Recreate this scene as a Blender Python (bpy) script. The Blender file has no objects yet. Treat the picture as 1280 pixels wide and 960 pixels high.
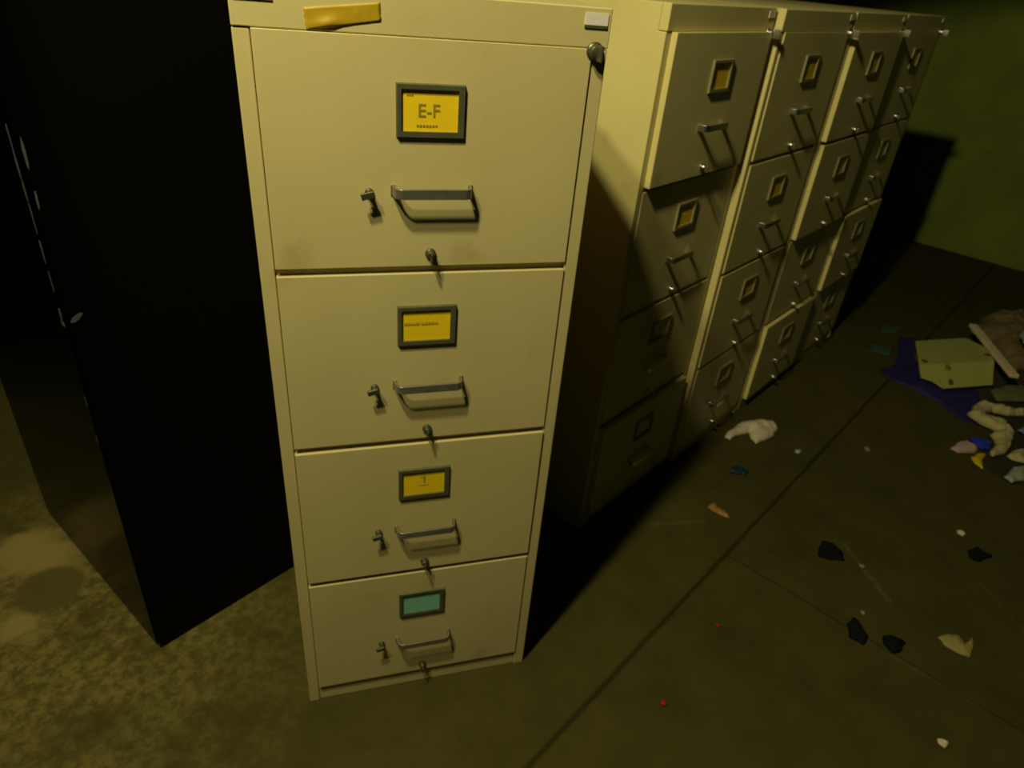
import bpy, bmesh, math, random
from mathutils import Vector, Matrix, noise
random.seed(7)
S = bpy.context.scene
C = S.collection

# ------------------------------------------------------------------ helpers
def link(name, me, parent=None):
    o = bpy.data.objects.new(name, me); C.objects.link(o)
    if parent: o.parent = parent
    return o

def thing(name, label, cat, loc=(0, 0, 0), rz=0, group=None):
    o = link(name, None); o.location = loc; o.rotation_euler = (0, 0, rz)
    o.empty_display_size = .1
    return tag(o, label, cat, group)

def tag(o, label, cat, group=None):
    o['label'] = label; o['category'] = cat
    if group: o['group'] = group
    return o

def smooth(me, ang=35):
    for p in me.polygons: p.use_smooth = True
    try: me.set_sharp_from_angle(angle=math.radians(ang))
    except Exception: pass

def finish(name, bm, mats, parent=None, bevel=0, seg=2, sm=True):
    me = bpy.data.meshes.new(name)
    bmesh.ops.recalc_face_normals(bm, faces=bm.faces)
    bm.to_mesh(me); bm.free()
    for m in (mats if isinstance(mats, (list, tuple)) else [mats]): me.materials.append(m)
    if sm: smooth(me)
    o = link(name, me, parent)
    if bevel:
        b = o.modifiers.new('bevel', 'BEVEL'); b.width = bevel; b.segments = seg
        b.limit_method = 'ANGLE'; b.angle_limit = math.radians(40)
        b.harden_normals = True
    return o

def box(bm, x0, x1, y0, y1, z0, z1, mi=0, mat=None):
    vs = [bm.verts.new((x, y, z)) for z in (z0, z1) for y in (y0, y1) for x in (x0, x1)]
    if mat is not None:
        for v in vs: v.co = mat @ v.co
    for f in ((0, 2, 3, 1), (4, 5, 7, 6), (0, 1, 5, 4), (2, 6, 7, 3), (0, 4, 6, 2), (1, 3, 7, 5)):
        bm.faces.new([vs[i] for i in f]).material_index = mi
    return vs

def prism(bm, prof, d, y0, mi=0):
    """profile of (x, z) extruded along y from y0 by d"""
    a = [bm.verts.new((x, y0, z)) for x, z in prof]
    b = [bm.verts.new((x, y0 + d, z)) for x, z in prof]
    n = len(prof)
    bm.faces.new(a).material_index = mi; bm.faces.new(b[::-1]).material_index = mi
    for i in range(n):
        bm.faces.new((a[i], b[i], b[(i + 1) % n], a[(i + 1) % n])).material_index = mi

def lathe(bm, prof, center, axis='y', n=20, mi=0):
    """prof (radius, along) around an axis through center; axis y points to -y (out of a front)"""
    rings = []
    for r, t in prof:
        ring = []
        for k in range(n):
            a = 2 * math.pi * k / n
            if axis == 'y': co = (center[0] + r * math.cos(a), center[1] - t, center[2] + r * math.sin(a))
            else: co = (center[0] + r * math.cos(a), center[1] + r * math.sin(a), center[2] + t)
            ring.append(bm.verts.new(co))
        rings.append(ring)
    for a, b in zip(rings, rings[1:]):
        for k in range(n):
            bm.faces.new((a[k], a[(k + 1) % n], b[(k + 1) % n], b[k])).material_index = mi
    bm.faces.new(rings[0]).material_index = mi; bm.faces.new(rings[-1][::-1]).material_index = mi

# ------------------------------------------------------------------ materials
def nt(name):
    m = bpy.data.materials.new(name); m.use_nodes = True
    n = m.node_tree; return m, n, n.nodes['Principled BSDF']

def rgba(c): return (c[0], c[1], c[2], 1)

def plain(name, col, rough=.5, metal=0, spec=.5, var=0, scale=30, bump=0):
    m, n, b = nt(name)
    b.inputs['Roughness'].default_value = rough; b.inputs['Metallic'].default_value = metal
    b.inputs['Specular IOR Level'].default_value = spec
    b.inputs['Base Color'].default_value = rgba(col)
    if var or bump:
        tc = n.nodes.new('ShaderNodeTexCoord'); no = n.nodes.new('ShaderNodeTexNoise')
        no.inputs['Scale'].default_value = scale; no.inputs['Detail'].default_value = 5
        n.links.new(tc.outputs['Object'], no.inputs['Vector'])
        if var:
            mx = n.nodes.new('ShaderNodeMix'); mx.data_type = 'RGBA'
            mx.inputs[6].default_value = rgba([c * (1 - var) for c in col])
            mx.inputs[7].default_value = rgba([min(1, c * (1 + var)) for c in col])
            n.links.new(no.outputs['Fac'], mx.inputs[0]); n.links.new(mx.outputs[2], b.inputs['Base Color'])
        if bump:
            bp = n.nodes.new('ShaderNodeBump'); bp.inputs['Distance'].default_value = bump; bp.inputs['Strength'].default_value = .5
            n.links.new(no.outputs['Fac'], bp.inputs['Height']); n.links.new(bp.outputs['Normal'], b.inputs['Normal'])
    return m

def painted_steel(name, col, rust):
    """beige enamel with faint grime and a few brown rub marks"""
    m, n, b = nt(name); N = n.nodes.new; L = n.links.new
    b.inputs['Roughness'].default_value = .42; b.inputs['Specular IOR Level'].default_value = .35
    tc = N('ShaderNodeTexCoord')
    n1 = N('ShaderNodeTexNoise'); n1.inputs['Scale'].default_value = 4.5; n1.inputs['Detail'].default_value = 6
    n2 = N('ShaderNodeTexNoise'); n2.inputs['Scale'].default_value = 9; n2.inputs['Detail'].default_value = 8
    n3 = N('ShaderNodeTexNoise'); n3.inputs['Scale'].default_value = 260
    for q in (n1, n2, n3): L(tc.outputs['Object'], q.inputs['Vector'])
    r1 = N('ShaderNodeMapRange'); r1.inputs[1].default_value = .35; r1.inputs[2].default_value = .7
    r1.inputs[3].default_value = 0; r1.inputs[4].default_value = .55
    L(n1.outputs['Fac'], r1.inputs[0])
    a = N('ShaderNodeMix'); a.data_type = 'RGBA'; a.inputs[6].default_value = rgba(col)
    a.inputs[7].default_value = rgba([col[0] * .86, col[1] * .84, col[2] * .8]); L(r1.outputs[0], a.inputs[0])
    r2 = N('ShaderNodeMapRange'); r2.inputs[1].default_value = .62; r2.inputs[2].default_value = .78
    r2.inputs[3].default_value = 0; r2.inputs[4].default_value = .5
    L(n2.outputs['Fac'], r2.inputs[0])
    c = N('ShaderNodeMix'); c.data_type = 'RGBA'; c.inputs[7].default_value = rgba(rust)
    L(r2.outputs[0], c.inputs[0]); L(a.outputs[2], c.inputs[6]); L(c.outputs[2], b.inputs['Base Color'])
    bp = N('ShaderNodeBump'); bp.inputs['Distance'].default_value = .0002; bp.inputs['Strength'].default_value = .2
    L(n3.outputs['Fac'], bp.inputs['Height']); L(bp.outputs['Normal'], b.inputs['Normal'])
    return m

BEIGE = painted_steel('beige_enamel', (.60, .515, .235), (.40, .25, .07))
BEIGE2 = painted_steel('tan_enamel', (.72, .63, .26), (.42, .30, .08))
BLACKM = plain('black_enamel', (.0006, .0007, .0006), .25, spec=.12)
CHIP = plain('bare_grey_steel', (.055, .075, .07), .5, var=.4, scale=60)
CHROME = plain('worn_chrome', (.70, .67, .62), .28, 1, var=.2, scale=60)
PULL = plain('tarnished_pull', (.30, .28, .22), .35, .7, var=.3, scale=60)
DARKMETAL = plain('tarnished_metal', (.10, .10, .055), .4, .6, var=.3, scale=80)
HOLDER = plain('tarnished_label_frame', (.115, .115, .06), .45, .3, var=.3, scale=80)
TANFRAME = plain('tan_label_frame', (.27, .24, .11), .45, .1, var=.2, scale=80)
YELLOW = plain('yellow_card', (.90, .63, .004), .6, var=.06, scale=40)
TEALC = plain('turquoise_card', (.22, .56, .40), .6, var=.1, scale=40)
INK = plain('faded_ink', (.30, .22, .01), .7)
TAPE = plain('aged_yellow_tape', (.44, .29, .006), .5, var=.25, scale=18)
WHITE_TAG = plain('white_sticker', (.80, .72, .68), .5, var=.05)
TAG_EDGE = plain('dark_green_sticker_edge', (.05, .07, .015), .6)
GREY_TAG = plain('grey_nameplate', (.30, .26, .27), .4, .2)
BROWN_EDGE = plain('brown_nameplate_edge', (.25, .13, .02), .5)

# ------------------------------------------------------------------ frame of the room
RA = math.radians(32.17)                       # row of cabinets and the room run along this bearing
D = Vector((math.cos(RA), math.sin(RA), 0)); Nn = Vector((-math.sin(RA), math.cos(RA), 0))
ROW0 = Vector((.728, .376, 0))
def room(u, n, z=0): return D * u + Nn * n + Vector((0, 0, z))   # u along the row, n across, from world origin
U0 = ROW0.dot(D); N0 = ROW0.dot(Nn)

# floor material: stained concrete with saw-cut joints
def floor_material():
    m, n, b = nt('stained_concrete'); N = n.nodes.new; L = n.links.new
    tc = N('ShaderNodeTexCoord'); sep = N('ShaderNodeSeparateXYZ'); L(tc.outputs['Object'], sep.inputs[0])
    def math_(op, a, b_=None, c=None, clamp=False):
        q = N('ShaderNodeMath'); q.operation = op; q.use_clamp = clamp
        for i, v in enumerate((a, b_, c)):
            if v is None: continue
            if isinstance(v, (int, float)): q.inputs[i].default_value = v
            else: L(v, q.inputs[i])
        return q.outputs[0]
    def noise_(sc, det=6, rough=.55):
        q = N('ShaderNodeTexNoise'); q.inputs['Scale'].default_value = sc; q.inputs['Detail'].default_value = det
        q.inputs['Roughness'].default_value = rough; L(tc.outputs['Object'], q.inputs['Vector']); return q.outputs['Fac']
    def ramp(v, a, b_, lo=0, hi=1):
        q = N('ShaderNodeMapRange'); q.clamp = True
        for i, x in enumerate((a, b_, lo, hi)): q.inputs[i + 1].default_value = x
        L(v, q.inputs[0]); return q.outputs[0]
    def mix(f, c1, c2):
        q = N('ShaderNodeMix'); q.data_type = 'RGBA'
        for i, v in ((0, f), (6, c1), (7, c2)):
            if isinstance(v, tuple): q.inputs[i].default_value = rgba(v)
            elif isinstance(v, (int, float)): q.inputs[i].default_value = v
            else: L(v, q.inputs[i])
        return q.outputs[2]
    x, y = sep.outputs['X'], sep.outputs['Y']   # floor object axes = room axes (u, n)
    big, mid, fine = noise_(1.3), noise_(7, 8, .65), noise_(40, 6, .7)
    col = mix(ramp(big, .3, .7), (.056, .053, .011), (.074, .064, .014))
    col = mix(ramp(mid, .42, .72, 0, .75), col, (.040, .037, .008))
    # pale mottled patch on the left, fading out from its centre
    px = math_('SUBTRACT', x, PATCH[0]); py = math_('SUBTRACT', y, PATCH[1])
    d = math_('SQRT', math_('ADD', math_('MULTIPLY', px, px), math_('MULTIPLY', py, py)))
    d = math_('ADD', d, math_('MULTIPLY', math_('SUBTRACT', mid, .5), .5))
    pale = ramp(d, .15, .62, 1, 0)
    palecol = mix(ramp(fine, .42, .58), (.075, .068, .014), (.17, .135, .036))
    palecol = mix(ramp(mid, .5, .62, 0, .75), palecol, (.060, .048, .010))
    col = mix(pale, col, palecol)
    for (bx_, by_, br_) in BLOBS:              # bare, lighter slab where the coating has flaked off
        qx = math_('SUBTRACT', x, bx_); qy = math_('SUBTRACT', y, by_)
        q = math_('SQRT', math_('ADD', math_('MULTIPLY', qx, qx), math_('MULTIPLY', qy, qy)))
        q = math_('ADD', q, math_('MULTIPLY', math_('SUBTRACT', mid, .5), .22))
        q = math_('ADD', q, math_('MULTIPLY', math_('SUBTRACT', fine, .5), .08))
        col = mix(ramp(q, br_ * .45, br_ * 1.2, .9, 0), col, (.24, .185, .06))
    # round ring stain
    cx = math_('SUBTRACT', x, RING[0]); cy = math_('SUBTRACT', y, RING[1])
    dr = math_('SQRT', math_('ADD', math_('MULTIPLY', cx, cx), math_('MULTIPLY', cy, cy)))
    dr = math_('ADD', dr, math_('MULTIPLY', math_('SUBTRACT', mid, .5), .02))
    col = mix(ramp(dr, .062, .078, .9, 0), col, (.085, .070, .018))
    # scuffs: pale scratched lines
    for (x0, y0, x1, y1, w, s) in SCUFFS:
        L2 = (x1 - x0) ** 2 + (y1 - y0) ** 2
        ax = math_('SUBTRACT', x, x0); ay = math_('SUBTRACT', y, y0)
        t = math_('MULTIPLY', math_('ADD', math_('MULTIPLY', ax, x1 - x0), math_('MULTIPLY', ay, y1 - y0)), 1 / L2, None, True)
        qx = math_('SUBTRACT', ax, math_('MULTIPLY', t, x1 - x0)); qy = math_('SUBTRACT', ay, math_('MULTIPLY', t, y1 - y0))
        dd = math_('SQRT', math_('ADD', math_('MULTIPLY', qx, qx), math_('MULTIPLY', qy, qy)))
        dd = math_('ADD', dd, math_('MULTIPLY', math_('SUBTRACT', mid, .5), .02))
        col = mix(math_('MULTIPLY', ramp(dd, 0, w, s, 0), ramp(fine, .35, .6, .3, 1)), col, (.16, .15, .07))
    # joints
    j1 = math_('ABSOLUTE', math_('ADD', math_('SUBTRACT', y, -.408), math_('MULTIPLY', math_('SUBTRACT', mid, .5), .008)))
    j2 = math_('ABSOLUTE', math_('ADD', math_('SUBTRACT', x, 1.045), math_('MULTIPLY', math_('SUBTRACT', mid, .5), .02)))
    k1 = ramp(j1, .002, .009, 1, 0); k2 = math_('MULTIPLY', ramp(j2, .001, .006, 1, 0), ramp(y, -.42, -.40, 1, 0))
    J = math_('MAXIMUM', k1, math_('MULTIPLY', k2, .6))
    col = mix(math_('MULTIPLY', J, .75), col, (.018, .014, .003))
    L(col, b.inputs['Base Color'])
    b.inputs['Roughness'].default_value = .75; b.inputs['Specular IOR Level'].default_value = .12
    h = math_('SUBTRACT', math_('ADD', math_('MULTIPLY', fine, .35), math_('MULTIPLY', mid, .5)), J)
    bp = N('ShaderNodeBump'); bp.inputs['Distance'].default_value = .003; bp.inputs['Strength'].default_value = .6
    L(h, bp.inputs['Height']); L(bp.outputs['Normal'], b.inputs['Normal'])
    return m
def to_room(x, y): v = Vector((x, y, 0)); return (v.dot(D), v.dot(Nn))
RINGXY = (-.573, .417)
BLOBXY = [(-.60, .545, .085), (-.655, .57, .07), (-.71, .56, .07), (-.60, .32, .05)]
PATCH = to_room(-.50, .28); RING = to_room(*RINGXY)
BLOBS = [(*to_room(*p[:2]), p[2]) for p in BLOBXY]
SCUFFS = [(*to_room(1.465, .181), *to_room(1.444, -.02), .012, .5), (*to_room(1.11, .34), *to_room(.93, .36), .008, .35),
          (*to_room(1.75, -.02), *to_room(1.72, -.22), .007, .3), (*to_room(1.33, -.17), *to_room(1.44, -.33), .009, .3)]

def wall_material(name, c1, c2, c3):
    """painted concrete block with shallow mortar joints"""
    m, n, b = nt(name); N = n.nodes.new; L = n.links.new
    tc = N('ShaderNodeTexCoord')
    br = N('ShaderNodeTexBrick'); br.inputs['Scale'].default_value = 1
    br.inputs['Brick Width'].default_value = .4; br.inputs['Row Height'].default_value = .2
    br.inputs['Mortar Size'].default_value = .006; br.inputs['Mortar Smooth'].default_value = .6
    br.inputs['Color1'].default_value = rgba(c1); br.inputs['Color2'].default_value = rgba(c2); br.inputs['Mortar'].default_value = rgba(c3)
    L(tc.outputs['UV'], br.inputs['Vector'])
    no = N('ShaderNodeTexNoise'); no.inputs['Scale'].default_value = 3; no.inputs['Detail'].default_value = 7
    L(tc.outputs['UV'], no.inputs['Vector'])
    mx = N('ShaderNodeMix'); mx.data_type = 'RGBA'; mx.blend_type = 'MULTIPLY'; mx.inputs[0].default_value = .6
    rr = N('ShaderNodeMapRange'); rr.inputs[1].default_value = .3; rr.inputs[2].default_value = .7; rr.inputs[3].default_value = .6; rr.inputs[4].default_value = 1.25
    L(no.outputs['Fac'], rr.inputs[0]); L(br.outputs['Color'], mx.inputs[6]); L(rr.outputs[0], mx.inputs[7]); L(mx.outputs[2], b.inputs['Base Color'])
    bp = N('ShaderNodeBump'); bp.inputs['Distance'].default_value = .001; bp.invert = True
    L(br.outputs['Fac'], bp.inputs['Height']); L(bp.outputs['Normal'], b.inputs['Normal'])
    b.inputs['Roughness'].default_value = .8; b.inputs['Specular IOR Level'].default_value = .2
    return m

def slab(name, u0, u1, n0, n1, z0, z1, mat, uv=None):
    bm = bmesh.new(); box(bm, u0, u1, n0, n1, z0, z1)
    lay = bm.loops.layers.uv.new('UVMap')
    for f in bm.faces:
        for l in f.loops:
            c = l.vert.co; l[lay].uv = (c.x if uv == 'x' else c.y, c.z) if uv else (c.x, c.y)
    o = finish(name, bm, mat, sm=False); o.rotation_euler = (0, 0, RA); o['kind'] = 'structure'; return o

WALL_U = Vector((3.84, 2.49, 0)).dot(D); BACK_N = N0 + 5.0
FLOOR = floor_material()
WALLM = wall_material('green_painted_block', (.195, .245, .036), (.190, .238, .035), (.183, .230, .034))
slab('floor', -3.2, WALL_U + .15, -3.4, BACK_N + .15, -.1, 0, FLOOR)
slab('wall_right', WALL_U, WALL_U + .15, -3.4, BACK_N, 0, 2.9, WALLM, 'y')
slab('wall_back', -3.2, WALL_U + .15, BACK_N, BACK_N + .15, 0, 2.9, WALLM, 'x')
slab('wall_left', -3.2, -3.05, -3.4, BACK_N, 0, 2.9, WALLM, 'y')
slab('ceiling', -3.2, WALL_U + .15, -3.4, BACK_N + .15, 2.9, 3.0, plain('grey_concrete_ceiling', (.12, .12, .10), .9, var=.2, scale=5))

# ------------------------------------------------------------------ filing cabinets
CW, CH, CD = .457, 1.29, .66
TOPS = [1.243 - .3025 * k for k in range(4)]; DH = .2915
X0, X1 = .0205, .4350

def cabinet_body(parent, mat):
    bm = bmesh.new()
    t = .0195
    # folded sheet shell: sides with front stiles, top, back, header, plinth and rails as separate plates butted together
    for xa, xb in ((0, t), (CW - .0215, CW)):   # each side is one sheet, notched at the top front for the header
        pr = [(0, 0), (CD, 0), (CD, CH - .0003), (.0185, CH - .0003), (.0185, CH - .0474), (0, CH - .0474)]
        a = [bm.verts.new((xa, y, z)) for y, z in pr]; c = [bm.verts.new((xb, y, z)) for y, z in pr]
        bm.faces.new(a); bm.faces.new(c[::-1])
        for i in range(6): bm.faces.new((a[i], c[i], c[(i + 1) % 6], a[(i + 1) % 6]))
    # header strip across the front and the top sheet between the sides
    box(bm, 0, CW, -.0015, .0182, CH - .0465, CH)
    box(bm, t + .0002, CW - .0217, .0184, CD, CH - .012, CH)
    box(bm, t + .0002, CW - .0217, CD - .012, CD, .046, CH - .0125)
    box(bm, t + .0002, CW - .0217, .003, CD, 0, .041)
    for z in TOPS[1:]:
        box(bm, t + .0002, CW - .0217, .007, .03, z - .004, z + .0155)
    return finish('body', bm, mat, parent, bevel=.0018)

def drawer_part(parent, k, mat, proud=.005):
    bm = bmesh.new(); z1 = TOPS[k]; z0 = z1 - DH
    # pan-shaped front with softly turned edges, then the tray behind it
    box(bm, X0, X1, -.0, .018, z0, z1)
    tb = bmesh.new()
    o_y = .018
    for a in ((X0 + .008, X0 + .010, o_y, .60, z0 + .02, z1 - .05), (X1 - .010, X1 - .008, o_y, .60, z0 + .02, z1 - .05),
              (X0 + .0101, X1 - .0101, o_y, .60, z0 + .018, z0 + .020), (X0 + .0101, X1 - .0101, .598, .60, z0 + .0201, z1 - .05)):
        box(bm, *a)
    tb.free()
    o = finish('drawer', bm, mat, parent, bevel=.0028, seg=3)
    o.location = (0, -proud, 0)
    return o

def handle_part(parent, z, mat):
    """bent flat-bar pull: two short legs turned out of the front and a level grip"""
    bm = bmesh.new(); x0, x1, out = .1785, .2830, .022
    pts = []
    def arc(cx, cy, r, a0, a1, n=5):
        for i in range(n + 1):
            a = math.radians(a0 + (a1 - a0) * i / n); pts.append((cx + r * math.cos(a), cy + r * math.sin(a)))
    pts.append((x0 - .002, 0)); arc(x0 + .011, -out + .011, .011, 180, 270); arc(x1 - .011, -out + .011, .011, 270, 360); pts.append((x1 + .002, 0))
    th, hh = .0038, .0135
    rows = []
    for i, p in enumerate(pts):
        a = Vector(pts[max(i - 1, 0)]); b = Vector(pts[min(i + 1, len(pts) - 1)]); d = (b - a).normalized(); nn = Vector((-d.y, d.x))
        ring = []
        q = Vector(p); i_ = q + nn * th
        for s, zz in ((q, z - hh / 2), (q, z + hh / 2), (i_, z + hh / 2), (i_, z - hh / 2)):
            ring.append(bm.verts.new((s.x, s.y, zz)))
        rows.append(ring)
    for a, b in zip(rows, rows[1:]):
        for j in range(4): bm.faces.new((a[j], a[(j + 1) % 4], b[(j + 1) % 4], b[j]))
    bm.faces.new(rows[0]); bm.faces.new(rows[-1][::-1])
    # feet
    for x in (x0 - .003, x1 - .003): box(bm, x, x + .006, -.0015, .0, z - .0075, z + .0075)
    return finish('drawer_handle', bm, mat, parent, bevel=.0009)

def holder_part(parent, z1, mat):
    """stamped label frame, open in the middle"""
    bm = bmesh.new(); x0, x1 = .183, .271; zt, zb = z1 - .050, z1 - .115; w = .0078; h = -.0045
    prof_o = [(x0, zb), (x1, zb), (x1, zt), (x0, zt)]; wi = [(x0 + w * .8, zb + w), (x1 - w * 1.15, zb + w), (x1 - w * 1.15, zt - w * .85), (x0 + w * .8, zt - w * .85)]
    loops = []
    for pr, y in ((prof_o, 0), ([(x + (.0012 if x < .2 else -.0012), zz + (.0012 if zz < (zt + zb) / 2 else -.0012)) for x, zz in prof_o], h), (wi, h), (wi, -.0005)):
        loops.append([bm.verts.new((x, y, zz)) for x, zz in pr])
    for a, b in zip(loops, loops[1:]):
        for j in range(4): bm.faces.new((a[j], a[(j + 1) % 4], b[(j + 1) % 4], b[j]))
    return finish('label_frame', bm, mat, parent, sm=False)

def text_faces(bm, s, x, z, size, y, mi, bold=.0):
    cu = bpy.data.curves.new('t', 'FONT'); cu.body = s; cu.size = size; cu.align_x = 'CENTER'; cu.offset = bold; cu.resolution_u = 2
    ob = bpy.data.objects.new('t', cu); C.objects.link(ob)
    bpy.context.view_layer.update()
    me = bpy.data.meshes.new_from_object(ob.evaluated_get(bpy.context.evaluated_depsgraph_get()))
    n0 = len(bm.verts); f0 = len(bm.faces)
    bm.from_mesh(me); bm.verts.ensure_lookup_table(); bm.faces.ensure_lookup_table()
    for v in bm.verts[n0:]: v.co = Vector((x + v.co.x, y, z + v.co.y))
    for f in bm.faces[f0:]: f.material_index = mi
    bpy.data.objects.remove(ob); bpy.data.curves.remove(cu); bpy.data.meshes.remove(me)

def card_part(parent, z1, mat, kind=None, label=None, tilt=0):
    bm = bmesh.new(); x0, x1 = .1855, .2635; zt, zb = z1 - .0525, z1 - .1095
    xm, zm = (x0 + x1) / 2 - .001, (zt + zb) / 2
    box(bm, x0, x1, -.0012, -.0004, zb, zt, 0)
    y = -.0016
    if kind == 'ef':
        text_faces(bm, 'E-F', xm + .001, zm - .0085, .0225, y, 1, .0003)
        r = random.Random(3)
        for j in range(7): x = xm - .0145 + j * .004; box(bm, x, x + .0029, y, y + .0003, zm - .0205 - r.random() * .001, zm - .0180, 1)
        for j in range(3): x = x0 + .011 + j * .003; box(bm, x, x + .002, y, y + .0003, zt - .0125, zt - .0105, 1)
    elif kind == 'line':                       # one illegible line of print
        r = random.Random(5); x = x0 + .008
        for j in range(17):
            if j == 8: box(bm, x, x + .0022, y, y + .0003, zm + .0012, zm + .002, 1); x += .003; continue
            w = .0017 + r.random() * .0009
            box(bm, x, x + w * .5, y, y + .0003, zm - .0012, zm + .0030 + r.random() * .0014, 1)
            box(bm, x + w * .5 + .0001, x + w, y, y + .0003, zm - .0008, zm + .0006 + r.random() * .001, 1)
            x += w + .0008
    elif kind == 'stroke':
        box(bm, xm - .001 + .004, xm + .001 + .004, y, y + .0003, zm - .002, zm + .014, 1)
        box(bm, xm - .003, xm + .0028, y, y + .0003, zm + .009, zm + .0105, 1)
        box(bm, xm - .006, xm + .012, y, y + .0003, zm - .0075, zm - .0065, 1)
    o = finish('label_card', bm, [mat, INK], parent, sm=False)
    if label: o['label'] = label
    return o

def thumb_lock(parent, x, z, mat, s=1.0):
    bm = bmesh.new()
    lathe(bm, [(.0075 * s, 0), (.0075 * s, .003), (.0055 * s, .0045), (.0052 * s, .009), (.0044 * s, .0105)], (x, 0, z), n=20)
    box(bm, x - .0014 * s, x + .0014 * s, -.019 * s, -.0104, z - .0075 * s, z + .0045 * s)
    return finish('drawer_lock', bm, mat, parent, bevel=.0006)

def thumb_latch(parent, x, z, mat):
    bm = bmesh.new()
    lathe(bm, [(.006, 0), (.006, .003), (.0042, .004), (.0042, .010), (.005, .012)], (x, 0, z), n=16)
    m = Matrix.Translation((x - .001, -.013, z)) @ Matrix.Rotation(math.radians(-14), 4, 'Y')
    box(bm, -.011, .006, -.003, .0009, -.0045, .0045, 0, m)
    return finish('thumb_latch', bm, mat, parent, bevel=.001)

def cabinet_lock(parent, x, z, mat):
    """keyed cylinder with a bow standing out of it"""
    bm = bmesh.new()
    lathe(bm, [(.0115, 0), (.0115, .004), (.009, .006), (.0085, .012), (.006, .0135)], (x, .0, z), n=24)
    prism(bm, [(x - .0012, z - .010), (x + .0012, z - .010), (x + .0016, z), (x + .0012, z + .009), (x - .0012, z + .009), (x - .0016, z)], .017, -.030)
    return finish('cabinet_lock', bm, mat, parent, bevel=.0008)

def cabinet(loc, rz, label, paint, ajar, cards, group=None, hm=None, km=None, fm=None, latches=True, tags=True):
    t = thing('filing_cabinet', label, 'filing cabinet', loc, rz, group)
    cabinet_body(t, paint)
    for k in range(4):
        d = drawer_part(t, k, paint, ajar[k]); z = TOPS[k]
        handle_part(d, z - .183, hm or CHROME); holder_part(d, z, fm or HOLDER)
        if cards[k]: card_part(d, z, cards[k][0], cards[k][1], cards[k][2])
        thumb_lock(d, .230, z - .272, km or DARKMETAL)
        if latches: thumb_latch(d, .1475, z - .186, km or DARKMETAL)
    cabinet_lock(t, .4385, CH - .050, km or DARKMETAL)
    if tags:
        bm = bmesh.new(); box(bm, .4205, .4515, -.0028, -.0016, CH - .020, CH - .0065, 0); box(bm, .4205, .4515, -.0030, -.0016, CH - .0235, CH - .0202, 1)
        finish('sticker', bm, [WHITE_TAG, TAG_EDGE], t, sm=False)['label'] = 'small white sticker with a dark lower edge'
    return t

# 1. the foreground cabinet
Y = lambda k=None, l='yellow card': (YELLOW, k, l)
main = cabinet((0, 0, 0), 0, 'beige four-drawer filing cabinet standing alone in the foreground with yellow tape on its top edge', BEIGE,
               (.003, .003, .004, .003), (Y('ef', 'yellow card printed E-F'), Y('line', 'yellow card with one line of print'), Y('stroke', 'yellow card with a short handwritten mark'),
               (TEALC, None, 'blank turquoise card')), hm=PULL)
main['category'] = 'filing cabinet'
bm = bmesh.new()                                # strip of tape, a little puckered at its lower left
nx, nz = 24, 8
quad = [Vector((.0815, 0, 1.2435)), Vector((.1665, 0, 1.258)), Vector((.1655, 0, 1.2775)), Vector((.0795, 0, 1.267))]
g = []
for j in range(nz + 1):
    row = []
    for i in range(nx + 1):
        a, b = i / nx, j / nz
        p = quad[0].lerp(quad[1], a).lerp(quad[3].lerp(quad[2], a), b)
        pk = math.exp(-((a - .28) / .16) ** 2 - ((b - .22) / .25) ** 2) * .0035
        p.y = -.0022 - pk - abs(noise.noise(p * 90)) * .0006
        if i in (0, nx): p.x += noise.noise(Vector((j * .9, i, 0))) * .0016
        if p.z < CH - .0475: p.y -= .0012
        row.append(bm.verts.new(p))
    g.append(row)
for j in range(nz):
    for i in range(nx): bm.faces.new((g[j][i], g[j][i + 1], g[j + 1][i + 1], g[j + 1][i]))
tp = finish('tape_strip', bm, TAPE, main); tp['label'] = 'torn strip of aged yellow tape'
so = tp.modifiers.new('solid', 'SOLIDIFY'); so.thickness = .0004
bm = bmesh.new(); box(bm, .006, .046, -.0032, -.0016, CH - .0165, CH - .004, 0)
box(bm, .005, .047, -.0030, -.0016, CH - .0185, CH - .0166, 1)
finish('nameplate', bm, [GREY_TAG, BROWN_EDGE], main, sm=False)['label'] = 'grey nameplate with a brown rim'

# 2. the row of four standing side by side
P = .467
rowspec = [
    (0, 0, 'tan filing cabinet nearest in the row, its broad pale side panel in view', (.013, .001, .001, .014), ('y', 'y', None, None)),
    (1, -.018, 'second tan filing cabinet in the row, yellow cards on its upper three drawers', (.003, .003, .003, .002), ('y', 'y', 'y', None)),
    (2, -.018, 'third tan filing cabinet in the row, its two upper drawers and bottom drawer slightly ajar', (.014, .014, .001, .013), ('y', None, None, None)),
    (3, -.018, 'tan filing cabinet at the far end of the row, next to the green wall', (.002, .002, .013, .001), ('y', None, None, None)),
]
for i, dn, lab, ajar, cards in rowspec:
    loc = ROW0 + D * (P * i) + Nn * dn
    c = cabinet(loc, RA, lab, BEIGE2, ajar, [Y() if c_ else None for c_ in cards], 'filing cabinets standing side by side in a row',
                CHROME, CHROME, TANFRAME, latches=False)

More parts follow.
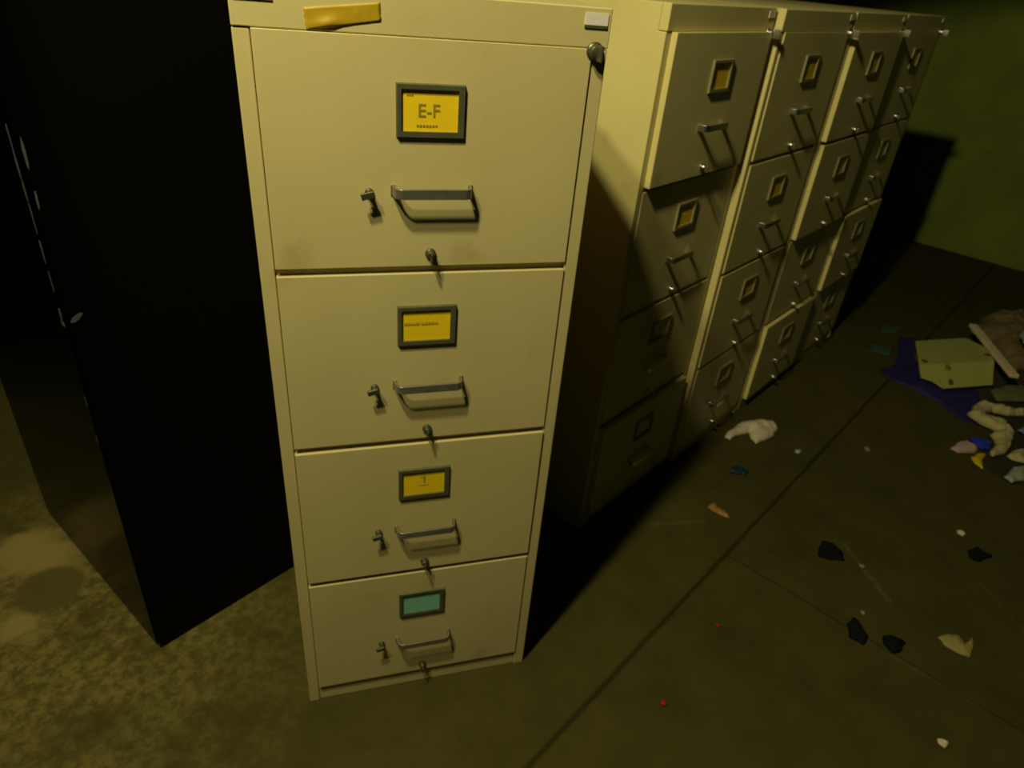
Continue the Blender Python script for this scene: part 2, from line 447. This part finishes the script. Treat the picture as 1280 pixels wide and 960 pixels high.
# ------------------------------------------------------------------ black cabinet
BA = math.radians(33.9)
b = thing('metal_cabinet', 'tall black metal cabinet left of the beige filing cabinet, paint worn off its near corner', 'cabinet', (-.307, .196, 0), BA)
BW, BD, BH = .352, .60, 1.33
bm = bmesh.new()
box(bm, 0, BW, 0, BD, .0, BH - .03)
box(bm, -.002, BW + .002, -.002, BD + .002, BH - .0295, BH)
finish('body', bm, BLACKM, b, bevel=.002)
bm = bmesh.new()                               # door on the left side, seen at a slant
box(bm, -.004, -.0004, .006, BD - .006, .012, BH - .045)
finish('door', bm, BLACKM, b, bevel=.002)
rr = random.Random(11)       # bare-metal chips down the near corner
def chip(zc, L_, w, side=0):
    n = 9; pts = []; bm = bmesh.new()
    for i in range(n):
        a = 2 * math.pi * i / n; pts.append((w * math.cos(a) * (.6 + .5 * rr.random()), L_ * math.sin(a) * (.7 + .4 * rr.random())))
    if side: vs = [bm.verts.new((.0025 + x + w, -.0012, zc + z + (x * .5))) for x, z in pts]
    else: vs = [bm.verts.new((-.0052, .007 + x + w * .6, zc + z)) for x, z in pts]
    r = bmesh.ops.extrude_face_region(bm, geom=[bm.faces.new(vs)])
    for v in r['geom']:
        if isinstance(v, bmesh.types.BMVert): v.co += Vector((0, .0007, 0)) if side else Vector((.0007, 0, 0))
    finish('paint_chip', bm, CHIP, b, sm=False)['label'] = 'bare grey metal showing through the black paint'
for zc, L_, w in ((1.07, .02, .002), (1.035, .03, .004), (1.0, .022, .003), (.955, .03, .002), (.905, .022, .0035), (.86, .02, .002), (.80, .012, .005), (.785, .006, .008), (.64, .01, .0015), (.56, .008, .0012)):
    chip(zc, L_, w)
chip(.795, .005, .011, 1); chip(1.05, .022, .0025, 1); chip(.985, .016, .0018, 1)

# ------------------------------------------------------------------ litter on the floor
def crumple(name, outline, mat, h=.02, lift=.002, seed=0, freq=18, cuts=3, thick=.0015, edge=.35, label=None, cat=None, group=None, parent=None):
    """a creased sheet or lump with a given footprint, its mesh built round its own centre"""
    n = len(outline); cx = sum(p[0] for p in outline) / n; cy = sum(p[1] for p in outline) / n
    bm = bmesh.new()
    rr = random.Random(seed)
    # refine outline with small irregularities
    pts = []
    for i in range(n):
        a = Vector((*outline[i], 0)); b_ = Vector((*outline[(i + 1) % n], 0)); pts.append(a)
        m = a.lerp(b_, .5); dd = (b_ - a); pts.append(m + Vector((-dd.y, dd.x, 0)) * (rr.random() - .5) * .18)
    vs = [bm.verts.new((p.x - cx, p.y - cy, 0)) for p in pts]
    es = [bm.edges.new((vs[i], vs[(i + 1) % len(vs)])) for i in range(len(vs))]
    bmesh.ops.triangle_fill(bm, use_beauty=True, edges=es)
    for _ in range(cuts):
        bmesh.ops.subdivide_edges(bm, edges=list(bm.edges), cuts=1, use_grid_fill=False)
        bmesh.ops.triangulate(bm, faces=[f for f in bm.faces if len(f.verts) > 3])
    bd = {v for e in bm.edges if e.is_boundary for v in e.verts}
    size = max(v.co.length for v in bm.verts)
    P2 = [Vector((p.x - cx, p.y - cy, 0)) for p in pts]
    def dist(p):
        best = 9
        for i in range(len(P2)):
            a, b_ = P2[i], P2[(i + 1) % len(P2)]; ab = b_ - a
            t = max(0, min(1, (p - a).dot(ab) / max(ab.length_squared, 1e-9))); best = min(best, (p - a - ab * t).length)
        return best
    off = Vector((seed * 3.1, seed * 1.7, 0))
    for v in bm.verts:
        d = min(1, dist(v.co) / (size * edge))
        k = 1 - abs(noise.noise(v.co * freq + off)) * 2.0
        k2 = 1 - abs(noise.noise(v.co * freq * 2.3 - off)) * 2.0
        v.co.z = lift + max(0, h * (d ** .5) * (.55 + .35 * k + .15 * k2)) + (h * .12 * max(0, noise.noise(v.co * freq * 1.4 + off)) if v in bd else 0)
    me = bpy.data.meshes.new(name); bmesh.ops.recalc_face_normals(bm, faces=bm.faces); bm.to_mesh(me); bm.free(); me.materials.append(mat)
    o = link(name, me, parent); o.location = (cx, cy, 0)
    for p in me.polygons: p.use_smooth = True
    try: me.set_sharp_from_angle(angle=math.radians(28))
    except Exception: pass
    s = o.modifiers.new('solid', 'SOLIDIFY'); s.thickness = thick; s.offset = 1
    if label: tag(o, label, cat, group)
    return o

PAPER = plain('white_paper', (.62, .54, .36), .8, var=.12, scale=12)
PAPER2 = plain('cream_paper', (.50, .44, .20), .8, var=.2, scale=14)
PINKP = plain('pinkish_paper', (.46, .33, .27), .8, var=.1, scale=14)
GREYP = plain('grey_plastic', (.36, .38, .30), .5, var=.2, scale=20)
TANP = plain('tan_paper', (.30, .25, .08), .8, var=.15, scale=20)
DARKR = plain('black_rubber', (.006, .008, .008), .9, spec=.1)
TEALP = plain('dark_teal_plastic', (.006, .035, .045), .4, var=.6, scale=60)
TEALF = plain('faded_teal_paper', (.03, .09, .055), .8, var=.3, scale=30)
BLUEP = plain('dark_blue_plastic', (.018, .013, .12), .7, var=.4, scale=16)
BLUEB = plain('bright_blue_plastic', (.02, .035, .45), .4)
YELP = plain('yellow_plastic', (.62, .46, .01), .5)
ORNG = plain('orange_wrapper', (.30, .16, .035), .6, var=.3, scale=60)
REDP = plain('red_scrap', (.30, .012, .008), .6)
BROWNP = plain('brown_scrap_paper', (.20, .15, .06), .85, var=.5, scale=25)
DARKB = plain('dark_brown_debris', (.025, .02, .008), .9, var=.5, scale=40)
CASE = plain('drab_green_case', (.42, .43, .11), .5, var=.08, scale=8)
CASE2 = plain('dark_case_side', (.09, .09, .03), .6)
RUST = plain('rust_mark', (.26, .16, .02), .8)

# footprints on the floor, metres
O = {
 'sheet': [(2.651, 1.302), (2.739, 1.268), (2.825, 1.121), (2.602, 0.942), (2.629, 0.824), (2.540, 0.697), (2.469, 0.616), (2.401, 0.631), (2.374, 0.673), (2.389, 0.782), (2.358, 0.893), (2.304, 0.994), (2.323, 1.044), (2.443, 1.083)],
 'heap': [(3.078, 1.305), (3.263, 1.425), (3.429, 1.473), (3.569, 1.431), (3.040, 0.951), (2.949, 0.942), (2.991, 1.050), (3.051, 1.179)],
 'ring': [(2.413, 0.680), (2.482, 0.720), (2.542, 0.740), (2.578, 0.706), (2.612, 0.679), (2.679, 0.663), (2.647, 0.635), (2.575, 0.645), (2.531, 0.674), (2.471, 0.661), (2.491, 0.636), (2.514, 0.601), (2.487, 0.538), (2.442, 0.545), (2.421, 0.589), (2.408, 0.627)],
 'cream': [(2.386, 0.549), (2.454, 0.574), (2.487, 0.538), (2.407, 0.477), (2.343, 0.445), (2.277, 0.437), (2.297, 0.466), (2.354, 0.495)],
 'cream2': [(2.336, 0.432), (2.444, 0.457), (2.370, 0.386), (2.336, 0.410)],
 'pink': [(2.169, 0.510), (2.222, 0.535), (2.269, 0.542), (2.273, 0.493), (2.246, 0.474), (2.180, 0.485)],
 'bbit': [(2.283, 0.544), (2.329, 0.532), (2.352, 0.509), (2.304, 0.474), (2.277, 0.483)],
 'yel': [(2.197, 0.450), (2.234, 0.462), (2.271, 0.456), (2.182, 0.386), (2.181, 0.421)],
 'wlow': [(2.219, 0.337), (2.300, 0.375), (2.351, 0.371), (2.285, 0.310), (2.221, 0.308)],
 'pblue': [(2.506, 0.545), (2.574, 0.571), (2.513, 0.514)],
 'white': [(1.387, 0.707), (1.439, 0.746), (1.517, 0.779), (1.565, 0.782), (1.614, 0.759), (1.607, 0.720), (1.572, 0.687), (1.523, 0.666), (1.478, 0.655), (1.477, 0.688), (1.488, 0.717), (1.450, 0.711), (1.397, 0.691)],
 'teal': [(1.300, 0.530), (1.327, 0.556), (1.349, 0.553), (1.366, 0.523), (1.345, 0.508), (1.326, 0.515)],
 'orng': [(1.145, 0.393), (1.172, 0.406), (1.175, 0.384), (1.189, 0.353), (1.185, 0.336), (1.163, 0.354)],
 'k1': [(1.355, 0.152), (1.408, 0.201), (1.430, 0.184), (1.435, 0.149), (1.418, 0.121), (1.377, 0.132)],
 'k2': [(1.815, 0.086), (1.853, 0.091), (1.863, 0.067), (1.871, 0.050), (1.813, 0.042), (1.794, 0.058)],
 'k3': [(1.278, -0.066), (1.308, -0.052), (1.314, -0.069), (1.307, -0.108), (1.277, -0.128), (1.257, -0.103)],
 'k4': [(1.344, -0.116), (1.370, -0.121), (1.387, -0.144), (1.358, -0.162), (1.330, -0.162), (1.329, -0.136)],
 'tan': [(1.482, -0.149), (1.511, -0.145), (1.538, -0.155), (1.535, -0.179), (1.571, -0.167), (1.515, -0.214), (1.493, -0.195), (1.480, -0.172)],
 'debris': [(2.629, 0.778), (2.788, 0.737), (2.290, 0.294), (2.223, 0.314), (2.213, 0.374), (2.249, 0.448), (2.346, 0.526), (2.473, 0.617)],
 'olive': [(2.681, 0.819), (2.804, 0.846), (2.865, 0.813), (2.761, 0.718), (2.631, 0.743)],
 'pale': [(3.071, 1.082), (3.172, 1.117), (3.058, 1.009), (3.018, 1.014)],
}

crumple('crumpled_paper', O['white'], PAPER, .028, seed=2, freq=14, edge=.3, label='white crumpled paper on the floor in front of the cabinet row', cat='paper')
crumple('plastic_piece', O['teal'], TEALP, .012, seed=4, freq=40, label='small dark teal scrap below the white crumpled paper', cat='scrap')
crumple('candy_wrapper', O['orng'], ORNG, .010, seed=5, freq=50, label='small orange wrapper near the foot of the nearest row cabinet', cat='wrapper')
BG = 'black scraps on the floor'
crumple('black_scrap', O['k1'], DARKR, .012, seed=6, freq=35, label='angular black scrap in the middle of the floor, left of the pale scratch', cat='scrap', group=BG)
crumple('black_scrap', O['k2'], DARKR, .012, seed=7, freq=35, label='black scrap farthest right, below a white speck', cat='scrap', group=BG)
crumple('black_scrap', O['k3'], DARKR, .014, seed=8, freq=35, label='larger oval black scrap of the close pair at lower right', cat='scrap', group=BG)
crumple('black_scrap', O['k4'], DARKR, .012, seed=9, freq=35, label='smaller black scrap of the close pair, on its right', cat='scrap', group=BG)
crumple('paper_scrap', O['tan'], TANP, .010, seed=10, freq=25, label='torn tan paper scrap right of the pair of black scraps', cat='paper')
def speck(x, y, r, mat, lab, cat, grp, seed, nm='paper_speck'):
    pts = [(x + r * math.cos(a) * (.7 + .5 * random.Random(seed + i).random()), y + r * math.sin(a) * (.7 + .5 * random.Random(seed * 2 + i).random())) for i, a in enumerate([k * math.pi / 3 for k in range(6)])]
    return crumple(nm, pts, mat, r * .6, seed=seed, freq=60, cuts=2, thick=.001, label=lab, cat=cat, group=grp)
SPK = plain('grey_speck', (.20, .20, .13), .8)
G = 'small pale specks on the floor'
speck(1.856, .150, .013, PAPER, 'tiny white speck above the rightmost black scrap', 'scrap', G, 21)
speck(1.275, -.378, .011, PAPER, 'tiny white speck near the bottom edge of the floor', 'scrap', G, 22)
speck(1.600, .590, .012, GREYP, 'tiny grey speck just right of the white crumpled paper', 'scrap', G, 23)
speck(1.455, .095, .008, SPK, 'faint pale speck below the angular black scrap', 'scrap', G, 24)
speck(1.86, .56, .013, SPK, 'faint grey speck beyond the long floor joint', 'scrap', G, 25)
speck(1.345, -.045, .007, SPK, 'faint pale speck above the pair of black scraps', 'scrap', G, 26)
speck(.728, -.164, .0085, REDP, 'red fleck right of the long joint, near the bottom of the floor', 'scrap', 'red flecks on the floor', 31, 'red_fleck')
speck(.952, -.002, .0065, REDP, 'fainter red fleck farther up the floor', 'scrap', 'red flecks on the floor', 32, 'red_fleck')

# the heap of rubbish at the right
crumple('plastic_sheet', O['sheet'], BLUEP, .010, lift=.001, seed=12, freq=7, edge=.15, label='dark blue plastic sheet spread under the drab green case', cat='plastic sheet')
t = thing('equipment_case', 'flat drab green case lying on the dark blue plastic sheet', 'case', (2.36, .80, .016), 0)
def poly(bm, top, bot):
    a = [bm.verts.new(p) for p in top]; c = [bm.verts.new(p) for p in bot]; n = len(a)
    bm.faces.new(a); bm.faces.new(c[::-1])
    for i in range(n): bm.faces.new((a[i], c[i], c[(i + 1) % n], a[(i + 1) % n]))
# lid: level rear panel, front panel sloping down to the floor with its near left corner cut away
A1, A2, A3, A4 = (.175, .315, .072), (.445, .312, .072), (.470, .200, .072), (.395, .112, .072)
A5 = (.022, .128, .072)
B1, B2, B3, B4, B5 = (.060, .125, .010), (.085, .088, .012), (.094, .040, .008), (.340, .034, .008), (.385, .085, .030)
th = Vector((0, 0, -.006))
bm = bmesh.new()
poly(bm, [A5, A4, A3, A2, A1], [Vector(p) + th for p in (A5, A4, A3, A2, A1)])
poly(bm, [B1, B2, B3, B4, A4, A5], [Vector(p) + Vector((0, .004, -.004)) for p in (B1, B2, B3, B4, A4, A5)])
finish('lid', bm, CASE, t, bevel=.002, sm=False)
bm = bmesh.new()                               # body under the lid
lo_ = [(.10, .10, 0), (.35, .085, 0), (.43, .19, 0), (.42, .29, 0), (.18, .295, 0)]
poly(bm, [(x, y, .064 if y > .13 else .03) for x, y, z in lo_], lo_)
finish('base', bm, CASE2, t, bevel=.003)
def on_front(x, y):                            # point on the sloping front panel
    f = (.12 - y) / (.12 - .037); return Vector((x, y, .072 - f * .064))
for (p, r, m, nm, lb) in ((Vector((.070, .152, .0725)), .012, CASE2, 'latch', 'dark round latch'), (Vector((.408, .160, .0725)), .012, CASE2, 'latch', 'dark round latch'),
                      (on_front(.135, .060) + Vector((0, -.002, .001)), .011, CASE2, 'latch', 'dark round latch'), (on_front(.150, .108) + Vector((0, -.001, .0008)), .013, RUST, 'rust_spot', 'orange rust spot')):
    bm = bmesh.new(); lathe(bm, [(r, 0), (r, .002), (r * .7, .003)], (0, 0, 0), 'z', 16); q = finish(nm, bm, m, t); q['label'] = lb
    q.location = p
    if p.y < .12: q.rotation_euler = (math.radians(37.6), 0, 0)

def stick(name, a, b_, w, h, mat, label, cat):
    a = Vector(a); b_ = Vector(b_); d = b_ - a; L_ = d.length
    bm = bmesh.new(); box(bm, 0, L_, -w / 2, w / 2, 0, h)
    o = finish(name, bm, mat, bevel=.003); o.location = a
    o.rotation_euler = d.to_track_quat('X', 'Z').to_euler(); return tag(o, label, cat)
stick('wooden_board', (2.912, 1.185, .098), (2.710, .780, .088), .034, .016, plain('pale_wood', (.74, .60, .36), .6, var=.1, scale=20), 'pale narrow board leaning across the corner of the drab green case', 'board')
crumple('paper_heap', O['heap'], BROWNP, .085, seed=14, freq=11, edge=.35, thick=.003, label='crumpled brown paper heap behind the pale board', cat='paper')
crumple('paper_scrap', O['pale'], GREYP, .02, lift=.10, seed=15, freq=20, label='pale grey scrap lying on the brown paper heap', cat='paper')
crumple('debris_pile', O['debris'], DARKB, .006, lift=.001, seed=16, freq=14, edge=.2, label='dark flattened debris under the cream bag and papers', cat='debris')
crumple('paper_scrap', O['olive'], plain('dull_olive_paper', (.15, .15, .055), .8, var=.2), .018, lift=.009, seed=17, freq=15, label='dull olive paper right below the drab green case', cat='paper')
crumple('plastic_bag', O['ring'], PAPER2, .028, lift=.012, seed=18, freq=18, edge=.12, label='twisted cream plastic bag forming an open loop at the right edge', cat='bag')
crumple('crumpled_paper', O['cream'], PAPER2, .030, lift=.011, seed=19, freq=20, label='crumpled cream paper below the looped bag', cat='paper')
crumple('paper_scrap', O['cream2'], PAPER2, .02, lift=.012, seed=20, freq=20, label='flat cream paper at the right edge, below the crumpled cream paper', cat='paper')
crumple('paper_scrap', O['pink'], PINKP, .022, lift=.004, seed=41, freq=16, label='pinkish paper scrap left of the bright blue scrap', cat='paper')
crumple('plastic_piece', O['bbit'], BLUEB, .018, lift=.010, seed=42, freq=20, label='bright blue plastic scrap between pinkish and cream papers', cat='scrap')
crumple('plastic_piece', O['yel'], YELP, .014, lift=.010, seed=43, freq=20, label='bright yellow scrap below the pinkish paper', cat='scrap')
crumple('plastic_piece', O['wlow'], GREYP, .02, lift=.010, seed=44, freq=16, label='whitish plastic scrap lowest at the right edge', cat='scrap')
crumple('plastic_piece', O['pblue'], plain('pale_blue_plastic', (.16, .20, .28), .5), .015, lift=.022, seed=45, freq=16, label='pale blue scrap at the right edge below the looped bag', cat='scrap')
crumple('paper_scrap', [(2.60, 1.36), (2.68, 1.42), (2.74, 1.38), (2.66, 1.33)], TEALF, .008, seed=46, freq=20, label='faded teal scrap beyond the blue sheet', cat='paper', group='faded teal scraps')
crumple('paper_scrap', [(2.40, 1.20), (2.46, 1.25), (2.53, 1.20), (2.46, 1.14)], TEALF, .008, seed=47, freq=20, label='faded teal scrap left of the blue sheet', cat='paper', group='faded teal scraps')

# ------------------------------------------------------------------ light
def lamp(loc, watts):
    ld = bpy.data.lights.new('work_lamp', 'SPOT'); ld.energy = watts; ld.color = (1, .90, .50)
    ld.spot_size = math.radians(103); ld.spot_blend = .10; ld.shadow_soft_size = .045
    lo = bpy.data.objects.new('work_lamp', ld); C.objects.link(lo); lo.location = loc
    az, el = math.radians(20), math.radians(-60)
    dv = Vector((math.cos(az) * math.cos(el), math.sin(az) * math.cos(el), math.sin(el)))
    lo.rotation_euler = dv.to_track_quat('-Z', 'Y').to_euler()
lamp((-.272, -.564, 2.375), 78)                # two bulbs of the work light, one behind the other
lamp((-.612, -.826, 2.518), 62)
w = bpy.data.worlds.new('night'); w.use_nodes = True; S.world = w
bg = w.node_tree.nodes['Background']; bg.inputs[0].default_value = (.3, .8, .6, 1); bg.inputs[1].default_value = .006

# ------------------------------------------------------------------ camera
cd = bpy.data.cameras.new('camera'); co = bpy.data.objects.new('camera', cd); C.objects.link(co)
R = ((0.96097854, -0.26446529, 0.08110709), (-0.07215324, -0.52269607, -0.84946026), (0.26704711, 0.81046093, -0.52138173))
X, Yd, Z = Vector(R[0]), Vector(R[1]), Vector(R[2])
m = Matrix((X, -Yd, -Z)).transposed().to_4x4(); m.translation = Vector((0.06821506, -0.91732797, 1.32972591))
co.matrix_world = m
cd.sensor_width = 36; cd.lens = 859.924 / 1280 * 36; cd.clip_start = .02
cd.dof.use_dof = True; cd.dof.focus_distance = .55; cd.dof.aperture_fstop = 11
S.camera = co
vs = S.view_settings
vs.view_transform = 'Standard'; vs.look = 'None'; vs.gamma = 1; vs.exposure = 0; vs.use_curve_mapping = False
